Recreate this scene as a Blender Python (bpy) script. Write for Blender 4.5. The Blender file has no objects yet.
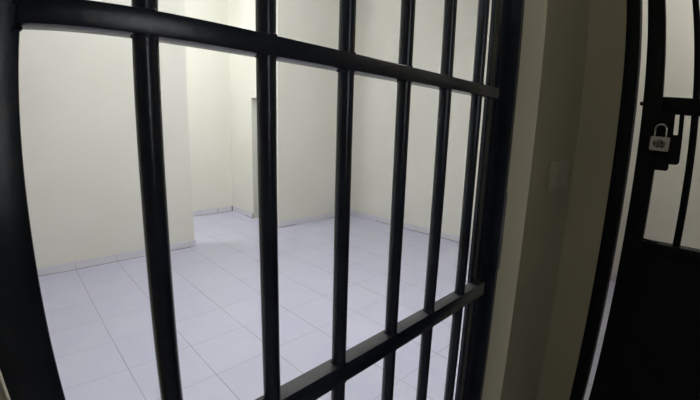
import bpy, bmesh, math
from mathutils import Vector, Matrix
sc = bpy.context.scene
COL = sc.collection
H = 1.48                      # camera height above the floor
PX, PY = 0.4004, 0.3932       # floor tile pitch
TX, TY = 0.4122, 2.328        # a floor joint crossing

# ------------------------------------------------------------ helpers
def bm_new(): return bmesh.new()

def add_box(bm, x0, x1, y0, y1, z0, z1, bevel=0.0, seg=2):
    r = bmesh.ops.create_cube(bm, size=1.0)
    vs = r['verts']
    for v in vs:
        v.co = Vector(((x0+x1)/2 + v.co.x*(x1-x0), (y0+y1)/2 + v.co.y*(y1-y0), (z0+z1)/2 + v.co.z*(z1-z0)))
    if bevel > 0:
        es = set()
        for v in vs:
            for e in v.link_edges: es.add(e)
        bmesh.ops.bevel(bm, geom=list(es), offset=bevel, segments=seg, profile=0.5, affect='EDGES')

def add_cyl(bm, p0, p1, r, seg=28, r2=None):
    p0, p1 = Vector(p0), Vector(p1)
    d = p1 - p0
    m = Matrix.Translation((p0+p1)/2) @ d.to_track_quat('Z', 'Y').to_matrix().to_4x4()
    bmesh.ops.create_cone(bm, cap_ends=True, segments=seg, radius1=r, radius2=r if r2 is None else r2, depth=d.length, matrix=m)

def add_tube(bm, pts, r, seg=16):
    pts = [Vector(p) for p in pts]
    rings = []
    ref = None
    for i, p in enumerate(pts):
        t = (pts[min(i+1, len(pts)-1)] - pts[max(i-1, 0)]).normalized()
        if ref is None:
            ref = t.orthogonal().normalized()
        u = (ref - t*ref.dot(t)).normalized(); ref = u
        w = t.cross(u)
        rings.append([bm.verts.new(p + (u*math.cos(a)+w*math.sin(a))*r) for a in [2*math.pi*k/seg for k in range(seg)]])
    for a, b in zip(rings, rings[1:]):
        for k in range(seg):
            bm.faces.new((a[k], a[(k+1) % seg], b[(k+1) % seg], b[k]))
    bm.faces.new(rings[0][::-1]); bm.faces.new(rings[-1])

def add_prism_yz(bm, poly, x0, x1):
    """closed polygon of (y, z) pairs extruded from x0 to x1"""
    a = [bm.verts.new((x0, y, z)) for y, z in poly]
    b = [bm.verts.new((x1, y, z)) for y, z in poly]
    n = len(poly)
    bm.faces.new(a); bm.faces.new(b[::-1])
    for i in range(n):
        bm.faces.new((a[i], b[i], b[(i+1) % n], a[(i+1) % n]))

def add_weld(bm, c, r, squash=(1, 1, 0.5)):
    m = Matrix.Translation(c) @ Matrix.Diagonal((squash[0], squash[1], squash[2], 1))
    bmesh.ops.create_icosphere(bm, subdivisions=2, radius=r, matrix=m)

def obj(name, bm, mat, parent=None, smooth=True):
    bmesh.ops.recalc_face_normals(bm, faces=bm.faces[:])
    if parent is not None:
        off = Vector(parent.location)
        p = parent.parent
        while p is not None:
            off += Vector(p.location); p = p.parent
        for v in bm.verts: v.co -= off
    me = bpy.data.meshes.new(name)
    bm.to_mesh(me); bm.free()
    if smooth:
        for p in me.polygons: p.use_smooth = True
        try: me.set_sharp_from_angle(angle=math.radians(35))
        except Exception: pass
    me.materials.append(mat)
    o = bpy.data.objects.new(name, me)
    COL.objects.link(o)
    if parent is not None: o.parent = parent
    return o

def struct(name, bm, mat, parent=None, smooth=False):
    o = obj(name, bm, mat, parent, smooth)
    if parent is None: o['kind'] = 'structure'
    return o

def box_struct(name, b, mat, bevel=0.0):
    bm = bm_new(); add_box(bm, *b, bevel=bevel)
    return struct(name, bm, mat)

def thing(name, label, cat, loc, group=None):
    o = bpy.data.objects.new(name, None); COL.objects.link(o)
    o.empty_display_size = 0.1
    o.location = loc; o['label'] = label; o['category'] = cat
    if group: o['group'] = group
    return o

# ------------------------------------------------------------ materials
def new_mat(name):
    m = bpy.data.materials.new(name); m.use_nodes = True
    nt = m.node_tree; nt.nodes.clear()
    out = nt.nodes.new('ShaderNodeOutputMaterial'); b = nt.nodes.new('ShaderNodeBsdfPrincipled')
    nt.links.new(b.outputs[0], out.inputs[0])
    return m, nt, b
def N(nt, t, **kw):
    n = nt.nodes.new(t)
    for k, v in kw.items(): setattr(n, k, v)
    return n
def math_n(nt, op, a, b=None, c=None):
    n = nt.nodes.new('ShaderNodeMath'); n.operation = op
    for i, v in enumerate((a, b, c)):
        if v is None: continue
        if isinstance(v, (int, float)): n.inputs[i].default_value = v
        else: nt.links.new(v, n.inputs[i])
    return n.outputs[0]
def mix_c(nt, f, a, b, blend='MIX'):
    n = nt.nodes.new('ShaderNodeMix'); n.data_type = 'RGBA'; n.blend_type = blend
    for s, v in ((n.inputs[0], f), (n.inputs[6], a), (n.inputs[7], b)):
        if isinstance(v, (int, float)): s.default_value = v
        elif isinstance(v, tuple): s.default_value = (*v, 1)
        else: nt.links.new(v, s)
    return n.outputs[2]
def noise(nt, vec, scale, detail=4, rough=0.55):
    n = N(nt, 'ShaderNodeTexNoise'); n.inputs['Scale'].default_value = scale
    n.inputs['Detail'].default_value = detail; n.inputs['Roughness'].default_value = rough
    nt.links.new(vec, n.inputs['Vector']); return n.outputs['Fac']
def world_pos(nt):
    g = N(nt, 'ShaderNodeNewGeometry'); return g.outputs['Position']
def rng(nt, v, a, b, c=0.0, d=1.0):
    n = N(nt, 'ShaderNodeMapRange'); nt.links.new(v, n.inputs[0])
    for i, x in enumerate((a, b, c, d)): n.inputs[i+1].default_value = x
    return n.outputs[0]
def bump(nt, b, h, strength, dist):
    n = N(nt, 'ShaderNodeBump'); n.inputs['Strength'].default_value = strength; n.inputs['Distance'].default_value = dist
    nt.links.new(h, n.inputs['Height']); nt.links.new(n.outputs[0], b.inputs['Normal'])

def plaster(name, c1, c2, rough=0.75):
    m, nt, b = new_mat(name); p = world_pos(nt)
    f = rng(nt, noise(nt, p, 1.6, 5), 0.35, 0.65)
    col = mix_c(nt, f, c1, c2)
    sp = noise(nt, p, 9.0, 6, 0.7)
    col = mix_c(nt, rng(nt, sp, 0.60, 0.80, 0, 0.18), col, tuple(x*0.72 for x in c1))
    nt.links.new(col, b.inputs['Base Color']); b.inputs['Roughness'].default_value = rough
    b.inputs['Specular IOR Level'].default_value = 0.25
    bump(nt, b, noise(nt, p, 120, 3), 0.25, 0.0006)
    return m

def joint_mask(nt, comp, origin, pitch, half):
    f = math_n(nt, 'FRACT', math_n(nt, 'DIVIDE', math_n(nt, 'SUBTRACT', comp, origin), pitch))
    d = math_n(nt, 'MULTIPLY', math_n(nt, 'MINIMUM', f, math_n(nt, 'SUBTRACT', 1.0, f)), pitch)
    return rng(nt, d, half, half*1.9, 1.0, 0.0)

def tile_mat(name, base, alt, joint, axes, rough=0.28, halfx=0.0016, halfy=0.0014, strong=(0.8, 0.6), specks=True):
    m, nt, b = new_mat(name); p = world_pos(nt)
    s = N(nt, 'ShaderNodeSeparateXYZ'); nt.links.new(p, s.inputs[0])
    col = mix_c(nt, rng(nt, noise(nt, p, 3.0, 6, 0.6), 0.35, 0.65), base, alt)
    # each tile a little lighter or darker than its neighbour
    ids = N(nt, 'ShaderNodeCombineXYZ')
    nt.links.new(math_n(nt, 'FLOOR', math_n(nt, 'DIVIDE', math_n(nt, 'SUBTRACT', s.outputs[0], TX), PX)), ids.inputs[0])
    nt.links.new(math_n(nt, 'FLOOR', math_n(nt, 'DIVIDE', math_n(nt, 'SUBTRACT', s.outputs[1], TY), PY)), ids.inputs[1])
    w = N(nt, 'ShaderNodeTexWhiteNoise'); nt.links.new(ids.outputs[0], w.inputs['Vector'])
    col = mix_c(nt, math_n(nt, 'MULTIPLY', w.outputs['Value'], 0.10), col, tuple(x*0.75 for x in base))
    if specks:
        col = mix_c(nt, rng(nt, noise(nt, p, 26, 5, 0.75), 0.62, 0.75, 0, 0.16), col, tuple(x*0.6 for x in base))
    grime = rng(nt, noise(nt, p, 2.3, 3), 0.3, 0.7, 0.45, 1.0)
    jm = None
    for ax in axes:
        comp, org, pit, hf, st = ((s.outputs[0], TX, PX, halfx, strong[0]) if ax == 'x' else (s.outputs[1], TY, PY, halfy, strong[1]))
        k = math_n(nt, 'MULTIPLY', joint_mask(nt, comp, org, pit, hf), st)
        jm = k if jm is None else math_n(nt, 'MAXIMUM', jm, k)
    f = math_n(nt, 'MULTIPLY', jm, grime)
    col = mix_c(nt, f, col, joint)
    nt.links.new(col, b.inputs['Base Color'])
    nt.links.new(rng(nt, f, 0, 1, rough, 0.8), b.inputs['Roughness'])
    b.inputs['Specular IOR Level'].default_value = 0.35
    inv = math_n(nt, 'SUBTRACT', 1.0, f)
    bump(nt, b, inv, 0.4, 0.0008)
    return m

def paint_metal(name, c, rough=0.38, wear=(0.10, 0.055, 0.03), wear_amt=0.35, spec=0.5, bumpd=0.0006, dust=None):
    m, nt, b = new_mat(name); p = world_pos(nt)
    n1 = noise(nt, p, 14, 6, 0.65); n2 = noise(nt, p, 70, 4, 0.6)
    col = mix_c(nt, rng(nt, n1, 0.35, 0.7), c, tuple(x*1.7 for x in c))
    col = mix_c(nt, rng(nt, math_n(nt, 'MULTIPLY', n1, n2), 0.33, 0.42, 0, wear_amt), col, wear)
    ro = rng(nt, n2, 0.3, 0.7, rough*0.9, rough*1.2)
    if dust:                      # dust settled on faces that look straight up
        g = N(nt, 'ShaderNodeNewGeometry'); sx = N(nt, 'ShaderNodeSeparateXYZ'); nt.links.new(g.outputs['True Normal'], sx.inputs[0])
        up = math_n(nt, 'MULTIPLY', rng(nt, sx.outputs[2], 0.8, 0.95), rng(nt, n1, 0.3, 0.65, 0.65, 1.0))
        col = mix_c(nt, up, col, dust)
        ro = math_n(nt, 'MULTIPLY_ADD', up, 0.5, ro)
    nt.links.new(col, b.inputs['Base Color'])
    nt.links.new(ro, b.inputs['Roughness'])
    b.inputs['Specular IOR Level'].default_value = spec
    bump(nt, b, noise(nt, p, 210, 5, 0.7), 0.6, bumpd*1.6)
    return m

def metal(name, c, rough):
    m, nt, b = new_mat(name); p = world_pos(nt)
    b.inputs['Metallic'].default_value = 1.0
    col = mix_c(nt, noise(nt, p, 220, 4), c, tuple(x*0.7 for x in c))
    nt.links.new(col, b.inputs['Base Color']); b.inputs['Roughness'].default_value = rough
    return m

M_cell = plaster('cell_cream_paint', (0.695, 0.68, 0.625), (0.675, 0.655, 0.59))
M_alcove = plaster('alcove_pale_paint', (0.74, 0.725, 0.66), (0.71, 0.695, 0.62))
M_olive = plaster('corridor_paint', (0.38, 0.345, 0.25), (0.345, 0.315, 0.225))
M_room2 = plaster('far_room_paint', (0.60, 0.585, 0.50), (0.57, 0.555, 0.47))
M_ceil = plaster('ceiling_white', (0.75, 0.75, 0.72), (0.7, 0.7, 0.68))
M_floor = tile_mat('white_floor_tile', (0.53, 0.53, 0.66), (0.56, 0.555, 0.67), (0.14, 0.13, 0.15), 'xy')
M_base_x = tile_mat('skirting_tile_x', (0.62, 0.60, 0.66), (0.66, 0.64, 0.68), (0.30, 0.28, 0.30), 'x', rough=0.35)
M_base_y = tile_mat('skirting_tile_y', (0.62, 0.60, 0.66), (0.66, 0.64, 0.68), (0.30, 0.28, 0.30), 'y', rough=0.35, strong=(0.7, 0.7), halfy=0.0015)
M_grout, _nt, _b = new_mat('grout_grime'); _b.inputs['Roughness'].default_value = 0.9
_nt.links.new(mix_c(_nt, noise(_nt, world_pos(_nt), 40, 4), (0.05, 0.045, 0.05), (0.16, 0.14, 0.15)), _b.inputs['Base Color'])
M_black = paint_metal('black_enamel', (0.011, 0.015, 0.025), rough=0.22, wear_amt=0.10, dust=(0.020, 0.015, 0.014), bumpd=0.00022)
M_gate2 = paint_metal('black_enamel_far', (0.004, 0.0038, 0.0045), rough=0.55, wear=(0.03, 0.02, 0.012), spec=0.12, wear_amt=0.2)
M_lock = metal('brushed_steel', (0.62, 0.60, 0.56), 0.45)
M_shackle = metal('polished_steel', (0.92, 0.92, 0.92), 0.16)
M_badge, _nt, _b = new_mat('lock_badge'); _b.inputs['Roughness'].default_value = 0.5
_nt.links.new(mix_c(_nt, rng(_nt, noise(_nt, world_pos(_nt), 130, 3), 0.4, 0.62), (0.02, 0.022, 0.018), (0.24, 0.23, 0.21)), _b.inputs['Base Color'])
M_plate = plaster('switch_plastic', (0.37, 0.34, 0.26), (0.35, 0.32, 0.245), rough=0.45)
M_plate2 = plaster('switch_rocker', (0.36, 0.33, 0.255), (0.34, 0.315, 0.24), rough=0.35)
M_strike = paint_metal('bare_strike', (0.10, 0.10, 0.12), rough=0.45, wear=(0.2, 0.15, 0.1))
M_door = paint_metal('grey_door', (0.34, 0.34, 0.30), rough=0.6, wear=(0.3, 0.28, 0.23), wear_amt=0.1, bumpd=0.0002)
M_lining = plaster('door_lining_paint', (0.60, 0.60, 0.54), (0.57, 0.57, 0.51), rough=0.6)
M_reveal = plaster('reveal_pale_cream', (0.80, 0.75, 0.60), (0.77, 0.72, 0.57))
M_house = plaster('lamp_housing', (0.8, 0.8, 0.8), (0.78, 0.78, 0.78), rough=0.4)
def emit(name, c, s):
    m = bpy.data.materials.new(name); m.use_nodes = True; nt = m.node_tree; nt.nodes.clear()
    o = nt.nodes.new('ShaderNodeOutputMaterial'); e = nt.nodes.new('ShaderNodeEmission')
    e.inputs[0].default_value = (*c, 1); e.inputs[1].default_value = s; nt.links.new(e.outputs[0], o.inputs[0]); return m

# ------------------------------------------------------------ the setting
CZ = 3.70
YA, YB, YD = 4.44, 5.99, 4.53
XE, XC, XA = 4.485, 2.99, 1.687
box_struct('floor', (-2.4, 4.65, -1.7, 6.2, -0.10, 0.0), M_floor)
box_struct('ceiling', (-2.4, 4.65, -1.7, 6.2, CZ, CZ+0.12), M_ceil)
box_struct('wall_back_left', (-1.5, XA, YA, YA+0.15, 0, CZ), M_cell)
box_struct('wall_alcove_back', (-0.2, XC+0.15, YB, YB+0.15, 0, CZ), M_alcove)
box_struct('wall_alcove_left', (-0.35, -0.2, YA+0.15, YB+0.15, 0, CZ), M_alcove)
box_struct('wall_back_right', (XC, XE, YD, YD+0.07, 0, CZ), M_cell)
box_struct('wall_right', (XE, XE+0.15, -1.7, YD+0.15, 0, CZ), M_cell)
box_struct('wall_left', (-1.65, -1.5, 0.45, YA+0.15, 0, CZ), M_cell)
# alcove right wall with a doorway cut in it
bm = bm_new()
add_box(bm, XC, XC+0.15, 5.27, YB, 0, CZ)
add_box(bm, XC, XC+0.15, YD+0.07, 5.27, 1.48+0.455, CZ)
struct('wall_alcove_right', bm, M_alcove)
d1 = bpy.data.objects.new('door_1', None); COL.objects.link(d1); d1.location = (XC+0.12, 4.95, 0); d1['kind'] = 'structure'
bm = bm_new(); add_box(bm, XC+0.10, XC+0.14, 4.62, 5.268, 0.005, 1.93, 0.002); obj('door_leaf', bm, M_door, d1)
bm = bm_new()
for z0, z1 in ((0.12, 0.85), (1.0, 1.80)): add_box(bm, XC+0.092, XC+0.10, 4.72, 5.17, z0, z1, 0.003)
obj('door_panel', bm, M_door, d1)
bm = bm_new(); add_cyl(bm, (XC+0.05, 5.20, 1.0), (XC+0.10, 5.20, 1.0), 0.010); add_cyl(bm, (XC+0.055, 5.20, 1.0), (XC+0.055, 5.10, 1.0), 0.008); obj('door_handle', bm, M_lock, d1)
bm = bm_new()
add_box(bm, XC-0.003, XC+0.145, 5.258, 5.2695, 0.0, 1.934, 0.001); add_box(bm, XC-0.003, XC+0.145, 4.61, 5.2695, 1.921, 1.934, 0.001)
obj('door_lining', bm, M_lining, d1)

# skirting tiles
BH, BT = 0.086, 0.009
bm = bm_new(); add_box(bm, -1.5, XA, YA-BT, YA, 0, BH, 0.0015); struct('baseboard_back_left', bm, M_base_x)
bm = bm_new(); add_box(bm, XA, XA+BT, YA-BT, YA+0.15, 0, BH, 0.0015); struct('baseboard_corner', bm, M_base_y)
bm = bm_new(); add_box(bm, XA+BT, XC-BT, YB-BT, YB, 0, BH+0.004, 0.0015); struct('baseboard_alcove_back', bm, M_base_x)
bm = bm_new(); add_box(bm, XC-BT, XC, 5.285, YB, 0, BH+0.004, 0.0015); struct('baseboard_alcove_right', bm, M_base_y)
bm = bm_new(); add_box(bm, XC, XE-BT, YD-BT, YD, 0, BH, 0.0015); struct('baseboard_back_right', bm, M_base_x)
bm = bm_new(); add_box(bm, XE-BT, XE, 0.66, YD, 0, BH, 0.0015); struct('baseboard_right', bm, M_base_y)
bm = bm_new(); add_box(bm, XE-BT, XE, -1.7, 0.58, 0, BH, 0.0015); struct('baseboard_far_room', bm, M_base_y)
# dirty mortar lines where floor, skirting and corners meet
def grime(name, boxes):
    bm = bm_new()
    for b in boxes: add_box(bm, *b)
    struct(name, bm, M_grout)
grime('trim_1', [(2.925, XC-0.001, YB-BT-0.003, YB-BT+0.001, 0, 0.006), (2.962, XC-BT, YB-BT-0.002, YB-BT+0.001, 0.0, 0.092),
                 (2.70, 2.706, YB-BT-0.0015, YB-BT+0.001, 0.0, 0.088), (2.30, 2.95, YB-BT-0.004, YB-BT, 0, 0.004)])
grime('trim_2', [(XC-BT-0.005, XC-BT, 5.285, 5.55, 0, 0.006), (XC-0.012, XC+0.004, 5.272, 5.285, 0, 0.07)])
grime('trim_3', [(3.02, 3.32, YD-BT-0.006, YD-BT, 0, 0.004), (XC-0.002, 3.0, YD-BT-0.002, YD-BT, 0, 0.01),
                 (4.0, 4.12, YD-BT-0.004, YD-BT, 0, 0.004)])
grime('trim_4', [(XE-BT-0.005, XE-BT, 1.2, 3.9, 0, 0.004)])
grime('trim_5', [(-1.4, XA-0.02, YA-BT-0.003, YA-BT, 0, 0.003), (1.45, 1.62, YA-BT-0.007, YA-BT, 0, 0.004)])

# corridor side: wall the grate is set in, pier with the switch, pier face beside the second gate
Y1 = 0.2727; X1 = 0.795; X2 = 1.127; Y2 = 0.180
bm = bm_new()
add_box(bm, X1+0.004, 1.30, Y1, 0.3645, 0, CZ)
add_box(bm, 1.30, 1.45, Y1, 0.58, 0, CZ)
struct('wall_pier', bm, M_olive)
box_struct('trim_6', (X1, X1+0.004, Y1, 0.3645, 0, 2.24), M_reveal)   # thin slab on the reveal
bm = bm_new(); add_box(bm, X2, 1.25, Y2, Y1, 0, CZ); struct('wall_pier_return', bm, M_olive)
box_struct('wall_light_divider', (1.42, XE, 0.58, 0.66, 0, CZ), M_room2)  # added unseen divider, so the far wall is lit apart from the cell
box_struct('wall_front_left', (-2.4, -0.0435, Y1, 0.45, 0, CZ), M_olive)
box_struct('wall_front_lintel', (-0.0435, X1+0.004, Y1, 0.45, 2.24, CZ), M_olive)
box_struct('wall_gate_lintel', (X2, 1.25, -0.82, Y2, 2.24, CZ), M_olive)
box_struct('wall_gate_side', (X2, 1.25, -1.7, -0.82, 0, CZ), M_olive)
box_struct('wall_corridor_back', (-2.4, XE, -1.85, -1.7, 0, CZ), M_olive)
box_struct('wall_corridor_left', (-2.55, -2.4, -1.85, 0.45, 0, CZ), M_olive)

# ------------------------------------------------------------ barred cell gate beside the camera
YF, YK, YC = 0.318, 0.3408, 0.3283
g = thing('barred_gate', 'large black barred steel cell gate in front of the white tiled cell', 'gate', (0.35, YC, 0.02))
ZB, ZT = 0.03, 2.17
BX = [0.0924, 0.2036, 0.3119, 0.4252, 0.5332, 0.6420]
def round_bar(x, y, r, z0, z1):
    bm = bm_new()
    n = 40; pts = []
    for i in range(n+1):                                  # hand-made bar, faintly uneven
        z = z0 + (z1-z0)*i/n
        pts.append((x + 0.0004*math.sin(z*7+x*31), y + 0.0003*math.cos(z*9+x*17), z))
    add_tube(bm, pts, r, 28)
    return bm
for x in BX:
    obj('bar', round_bar(x, YC, 0.0099, ZB+0.02, ZT-0.02), M_black, g)
XL0, XL1, XR0, XR1 = -0.0410, 0.0046, 0.7065, 0.7420
SY0, SY1 = 0.3372, 0.3430       # the stiles sit just behind the rails
def rail(z0, z1, xe=0.7345):
    bm = bm_new(); add_box(bm, 0.001, xe, YF, YK, z0, z1, 0.0016)
    # weld beads around each bar, and at the stiles
    for x in BX:
        for zz in (z0, z1):
            for k in range(12):
                a = 2*math.pi*k/12
                add_weld(bm, Vector((x+0.0093*math.cos(a), YC+0.0093*math.sin(a), zz)), 0.0019+0.0006*math.sin(k*2.3+x*50), (1, 1, 0.9))
    for x in (XL1, XR0):
        for k in range(5):
            for zz in (z0, z1):
                add_weld(bm, Vector((x+(0.001+(0.0055 if x > 0.3 and xe > 0.72 else 0.0008)*k)*(1 if x > 0.3 else -1), SY0, zz)), 0.0022, (1.3, 1, 1))
    obj('rail', bm, M_black, g)
rail(H+0.0682, H+0.0880, 0.712)
rail(H-0.3457, H-0.3158)
rail(H-0.765, H-0.738)
rail(ZB, ZB+0.03)
rail(ZT-0.03, ZT)
for a, b in ((XL0, XL1), (XR0, XR1)):
    bm = bm_new(); add_box(bm, a, b, SY0, SY1, ZB-0.01, ZT+0.01, 0.0018); obj('stile', bm, M_black, g)

f = thing('gate_frame', 'black steel jamb fixed between the barred cell gate and the olive pier', 'gate frame', (0.768, YC, 0.0))
bm = bm_new()
poly = [(0.7445, 0.3375), (0.7825, 0.3375), (0.7835, 0.3170), (X1-0.0005, 0.3170), (X1-0.0005, 0.3640), (0.7445, 0.3640)]
lo = [bm.verts.new((x, y, 0.0)) for x, y in poly]; hi = [bm.verts.new((x, y, 2.235)) for x, y in poly]
bm.faces.new(lo[::-1]); bm.faces.new(hi)
for k in range(6): bm.faces.new((lo[k], lo[(k+1) % 6], hi[(k+1) % 6], hi[k]))
obj('jamb', bm, M_black, f)
bm = bm_new(); add_box(bm, -0.043, 0.7440, 0.330, 0.364, 2.195, 2.235, 0.0015); obj('head', bm, M_black, f)
bm = bm_new(); add_box(bm, 0.7850, 0.7940, 0.3140, 0.3170, H-0.30, H-0.125, 0.001); p = obj('strike_plate', bm, M_strike, f); p['label'] = 'bare grey strike plate'

# ------------------------------------------------------------ second gate at the end of the corridor
XG = 1.13
q = thing('barred_gate', 'black gate at far right with bars above a solid sheet, padlocked', 'gate', (XG+0.02, -0.3, 0.02))
YS0, YS1 = 0.0857, 0.1285     # hinge-side / lock-side stile next to the gap
YE = -0.745
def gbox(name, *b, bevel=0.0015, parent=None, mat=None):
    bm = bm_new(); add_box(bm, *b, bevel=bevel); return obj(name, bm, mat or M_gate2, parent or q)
gbox('stile', XG, XG+0.035, YS0, YS1, 0.03, 2.17)
gbox('stile', XG, XG+0.035, YE-0.043, YE, 0.03, 2.17)
gbox('rail', XG, XG+0.03, YE, YS0, H+0.070, H+0.110)
gbox('rail', XG, XG+0.03, YE, YS0, 2.13, 2.17)
gbox('rail', XG, XG+0.03, YE, YS0, 0.03, 0.07)
zs = H-0.2486
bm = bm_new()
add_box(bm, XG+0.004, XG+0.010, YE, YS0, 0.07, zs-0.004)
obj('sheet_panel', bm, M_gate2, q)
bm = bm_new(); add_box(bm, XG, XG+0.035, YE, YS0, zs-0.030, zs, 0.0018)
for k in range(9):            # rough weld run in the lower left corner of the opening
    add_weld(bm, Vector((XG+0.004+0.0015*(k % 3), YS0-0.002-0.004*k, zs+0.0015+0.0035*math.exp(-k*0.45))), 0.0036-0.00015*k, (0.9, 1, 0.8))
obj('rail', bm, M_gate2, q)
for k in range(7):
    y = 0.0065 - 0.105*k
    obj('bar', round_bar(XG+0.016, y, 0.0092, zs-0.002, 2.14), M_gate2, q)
# lock plate with its slot and rounded lower steps
def rounded(poly, rad, seg=5):
    out = []; n = len(poly)
    for i in range(n):
        p, r = poly[i], rad[i]
        if r <= 0: out.append(p); continue
        a, c = poly[i-1], poly[(i+1) % n]
        P = Vector(p); u = (Vector(a)-P).normalized(); w = (Vector(c)-P).normalized()
        s, e = P+u*r, P+w*r
        for k in range(seg+1):
            t = k/seg
            out.append(tuple((s*(1-t)**2 + P*2*t*(1-t) + e*t*t)))
    return out
poly = [(YS0+0.004, H+0.072), (0.0530, H+0.072), (0.0530, H+0.0205), (0.0418, H+0.0205), (0.0418, H+0.072),
        (0.0315, H+0.072), (0.0315, H-0.0500), (0.0545, H-0.0505), (0.0545, H-0.0672), (YS0+0.004, H-0.0672)]
rad = [0, 0, 0.002, 0.002, 0, 0, 0.009, 0, 0.007, 0]
bm = bm_new(); add_prism_yz(bm, rounded(poly, rad), XG-0.004, XG+0.022)
lb = obj('lock_box', bm, M_gate2, q)
bm = bm_new()                 # hasp staple the padlock hangs from
add_tube(bm, [(XG-0.003, 0.0800+0.0085*math.cos(a), H+0.034+0.0085*math.sin(a)) for a in [math.pi*k/10 for k in range(11)]], 0.0022, 10)
add_box(bm, XG-0.008, XG-0.003, 0.066, 0.094, H+0.026, H+0.050, 0.001)
obj('hasp', bm, M_gate2, lb)
bm = bm_new(); add_cyl(bm, (XG+0.012, 0.118, H+0.0925), (XG+0.012, 0.1345, H+0.0925), 0.0048, 16)
add_weld(bm, Vector((XG+0.012, 0.1345, H+0.0925)), 0.0048, (1, 0.5, 1)); obj('bolt', bm, M_gate2, q)

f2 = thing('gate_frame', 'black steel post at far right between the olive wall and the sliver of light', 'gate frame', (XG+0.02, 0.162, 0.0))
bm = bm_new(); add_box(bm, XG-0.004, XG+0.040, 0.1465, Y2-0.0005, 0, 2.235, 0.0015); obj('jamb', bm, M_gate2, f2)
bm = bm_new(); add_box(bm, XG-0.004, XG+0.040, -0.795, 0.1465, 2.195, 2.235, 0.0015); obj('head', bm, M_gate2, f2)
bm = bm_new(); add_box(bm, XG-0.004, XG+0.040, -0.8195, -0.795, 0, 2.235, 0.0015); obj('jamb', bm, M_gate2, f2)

# padlock
px = XG-0.020
pl = thing('padlock', 'small silver padlock hanging on the hasp of the far right gate', 'padlock', (px, 0.079, H-0.02))
bm = bm_new()
pts = rounded([(0.0565, H+0.0130), (0.0585, H-0.0205), (0.1005, H-0.0190), (0.0995, H+0.0140)], [0.004]*4)
add_prism_yz(bm, pts, px-0.009, px+0.009)
bmesh.ops.bevel(bm, geom=[e for e in bm.edges if abs(e.verts[0].co.x-e.verts[1].co.x) < 1e-6], offset=0.0014, segments=2, affect='EDGES')
body = obj('body', bm, M_lock, pl)
bm = bm_new()
cy = 0.0795; hr = 0.0125; zt = H+0.0305
path = [(px, cy-hr, H+0.010), (px, cy-hr, H+0.020), (px, cy-hr, zt)] + \
       [(px, cy-hr*math.cos(a), zt+hr*math.sin(a)) for a in [math.pi*k/14 for k in range(1, 14)]] + \
       [(px, cy+hr, zt), (px, cy+hr, H+0.020), (px, cy+hr, H+0.010)]
add_tube(bm, path, 0.0026, 14); obj('shackle', bm, M_shackle, pl)
bm = bm_new()                 # dark worn mark stamped on the face
ring = []
for k in range(28):
    a = 2*math.pi*k/28; rr = 1 + 0.05*math.sin(2*a+0.9) + 0.07*math.sin(5*a) + 0.04*math.sin(9*a+1)
    ring.append((cy + 0.0140*rr*math.cos(a), H-0.0035 + 0.0105*rr*math.sin(a)))
add_prism_yz(bm, ring, px-0.0095, px-0.0088)
bd = obj('badge', bm, M_badge, body); bd['label'] = 'dark oval mark on the lock face'

# wall switch
sw = thing('light_switch', 'cream rectangular switch plate on the olive pier between the gates', 'switch', (0.977, Y1, H-0.09))
SZ0, SZ1 = H-0.127, H-0.058
bm = bm_new(); add_box(bm, 0.911, 1.043, 0.2620, Y1, SZ0, SZ1, 0.0022, 3); obj('plate', bm, M_plate, sw)
bm = bm_new(); add_box(bm, 0.935, 1.018, 0.2600, 0.2622, SZ0+0.014, SZ1-0.014, 0.001); obj('rocker', bm, M_plate2, sw)

# ------------------------------------------------------------ lamps
def tube_lamp(x, y, z, L, strength, label, along='x', col=(0.93, 0.97, 1.0), rad=0.02):
    """a fluorescent batten: housing and a glowing tube, which is the light source"""
    t = thing('ceiling_light', label, 'light', (x, y, z))
    bm = bm_new()
    a, b = (L/2, 0.035) if along == 'x' else (0.035, L/2)
    add_box(bm, x-a, x+a, y-b, y+b, z+0.045, z+0.09, 0.004)
    e = Vector((L/2-0.015, 0, 0)) if along == 'x' else Vector((0, L/2-0.015, 0))
    for s in (-1, 1):
        c = Vector((x, y, z)) + e*s
        add_box(bm, c.x-0.014, c.x+0.014, c.y-0.014, c.y+0.014, z-0.022, z+0.050)
    if z < CZ-0.12:
        for s in (-0.6, 0.6):
            c = Vector((x, y, z)) + e*s
            add_box(bm, c.x-0.006, c.x+0.006, c.y-0.006, c.y+0.006, z+0.08, CZ)
    obj('housing', bm, M_house, t)
    bm = bm_new()
    add_cyl(bm, Vector((x, y, z))-e, Vector((x, y, z))+e, rad, 20); obj('tube', bm, emit('tube_glow', col, strength), t)
tube_lamp(1.5, 1.9, 3.25, 1.2, 340, 'white fluorescent ceiling light over the middle of the cell', col=(0.95, 0.98, 1.0))
tube_lamp(1.0, 5.0, 2.95, 0.5, 360, 'white fluorescent ceiling light inside the alcove', 'y')
tube_lamp(2.9, -0.5, 3.3, 1.2, 104, 'white fluorescent tube added behind the padlocked gate to light the far wall', 'y', col=(0.98, 0.98, 0.97))  # added with the divider to set the far wall's brightness
tube_lamp(-0.8, 0.0, 2.5, 0.3, 62, 'short dim ceiling light in the corridor left of the cell gate', 'y', col=(1.0, 0.98, 0.80))
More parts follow.
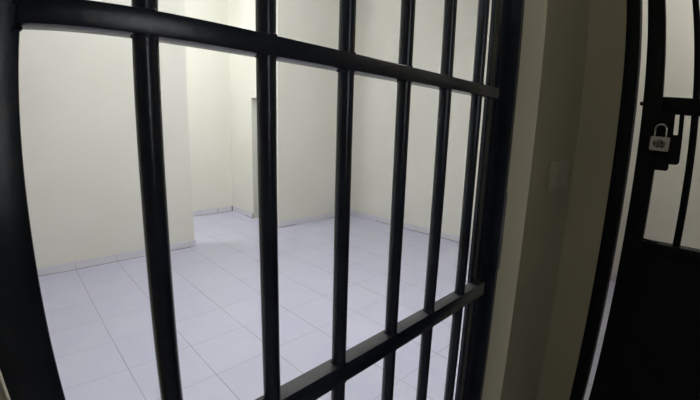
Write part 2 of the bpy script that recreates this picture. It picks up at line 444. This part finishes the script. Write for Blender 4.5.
# upright tube added out of view to put highlight streaks on the bars
t = thing('streak_light', 'upright tube added on the unseen corridor wall for streaks on the bars', 'light', (0.1, -1.66, 1.9))
bm = bm_new(); add_box(bm, 0.06, 0.14, -1.70, -1.675, 1.45, 2.35, 0.004); obj('housing', bm, M_house, t)
bm = bm_new(); add_cyl(bm, (0.1, -1.66, 1.48), (0.1, -1.66, 2.32), 0.013, 20); obj('tube', bm, emit('streak_tube_glow', (0.88, 0.93, 1.0), 30), t)

w = bpy.data.worlds.new('World'); sc.world = w; w.use_nodes = True
w.node_tree.nodes['Background'].inputs[0].default_value = (0.5, 0.55, 0.65, 1)
w.node_tree.nodes['Background'].inputs[1].default_value = 0.0

# ------------------------------------------------------------ camera: wide lens with its own barrel distortion
cam = bpy.data.cameras.new('camera'); co = bpy.data.objects.new('camera', cam); COL.objects.link(co)
rx, ry, rz = -0.19016405, 0.02861298, 2.36152561-math.pi
cyy, syy, cp, sp = math.cos(rz), math.sin(rz), math.cos(rx), math.sin(rx)
F = Vector((-syy*cp, cyy*cp, sp)); R0 = Vector((cyy, syy, 0)); U0 = R0.cross(F)
R = R0*math.cos(ry)+U0*math.sin(ry); U = -R0*math.sin(ry)+U0*math.cos(ry)
mw = Matrix(((R.x, U.x, -F.x, 0), (R.y, U.y, -F.y, 0), (R.z, U.z, -F.z, H), (0, 0, 0, 1)))
co.matrix_world = mw
cam.type = 'PANO'
cam.sensor_width = 36.0; cam.sensor_fit = 'HORIZONTAL'
cam.clip_start = 0.01; cam.clip_end = 100
cc = cam
cc.panorama_type = 'FISHEYE_LENS_POLYNOMIAL'
cc.fisheye_fov = math.pi
cc.fisheye_polynomial_k0 = 0.0
cc.fisheye_polynomial_k1 = -0.0522118520499231
cc.fisheye_polynomial_k2 = -0.0003334652246430384
cc.fisheye_polynomial_k3 = 8.810797944865247e-05
cc.fisheye_polynomial_k4 = -2.6288858222933004e-06
sc.camera = co

vs = sc.view_settings
sc.display_settings.display_device = 'sRGB'
vs.view_transform = 'Standard'; vs.look = 'None'; vs.gamma = 1.0; vs.use_curve_mapping = False
vs.exposure = 0.0
sc.cycles.max_bounces = 8
sc.cycles.use_denoising = True
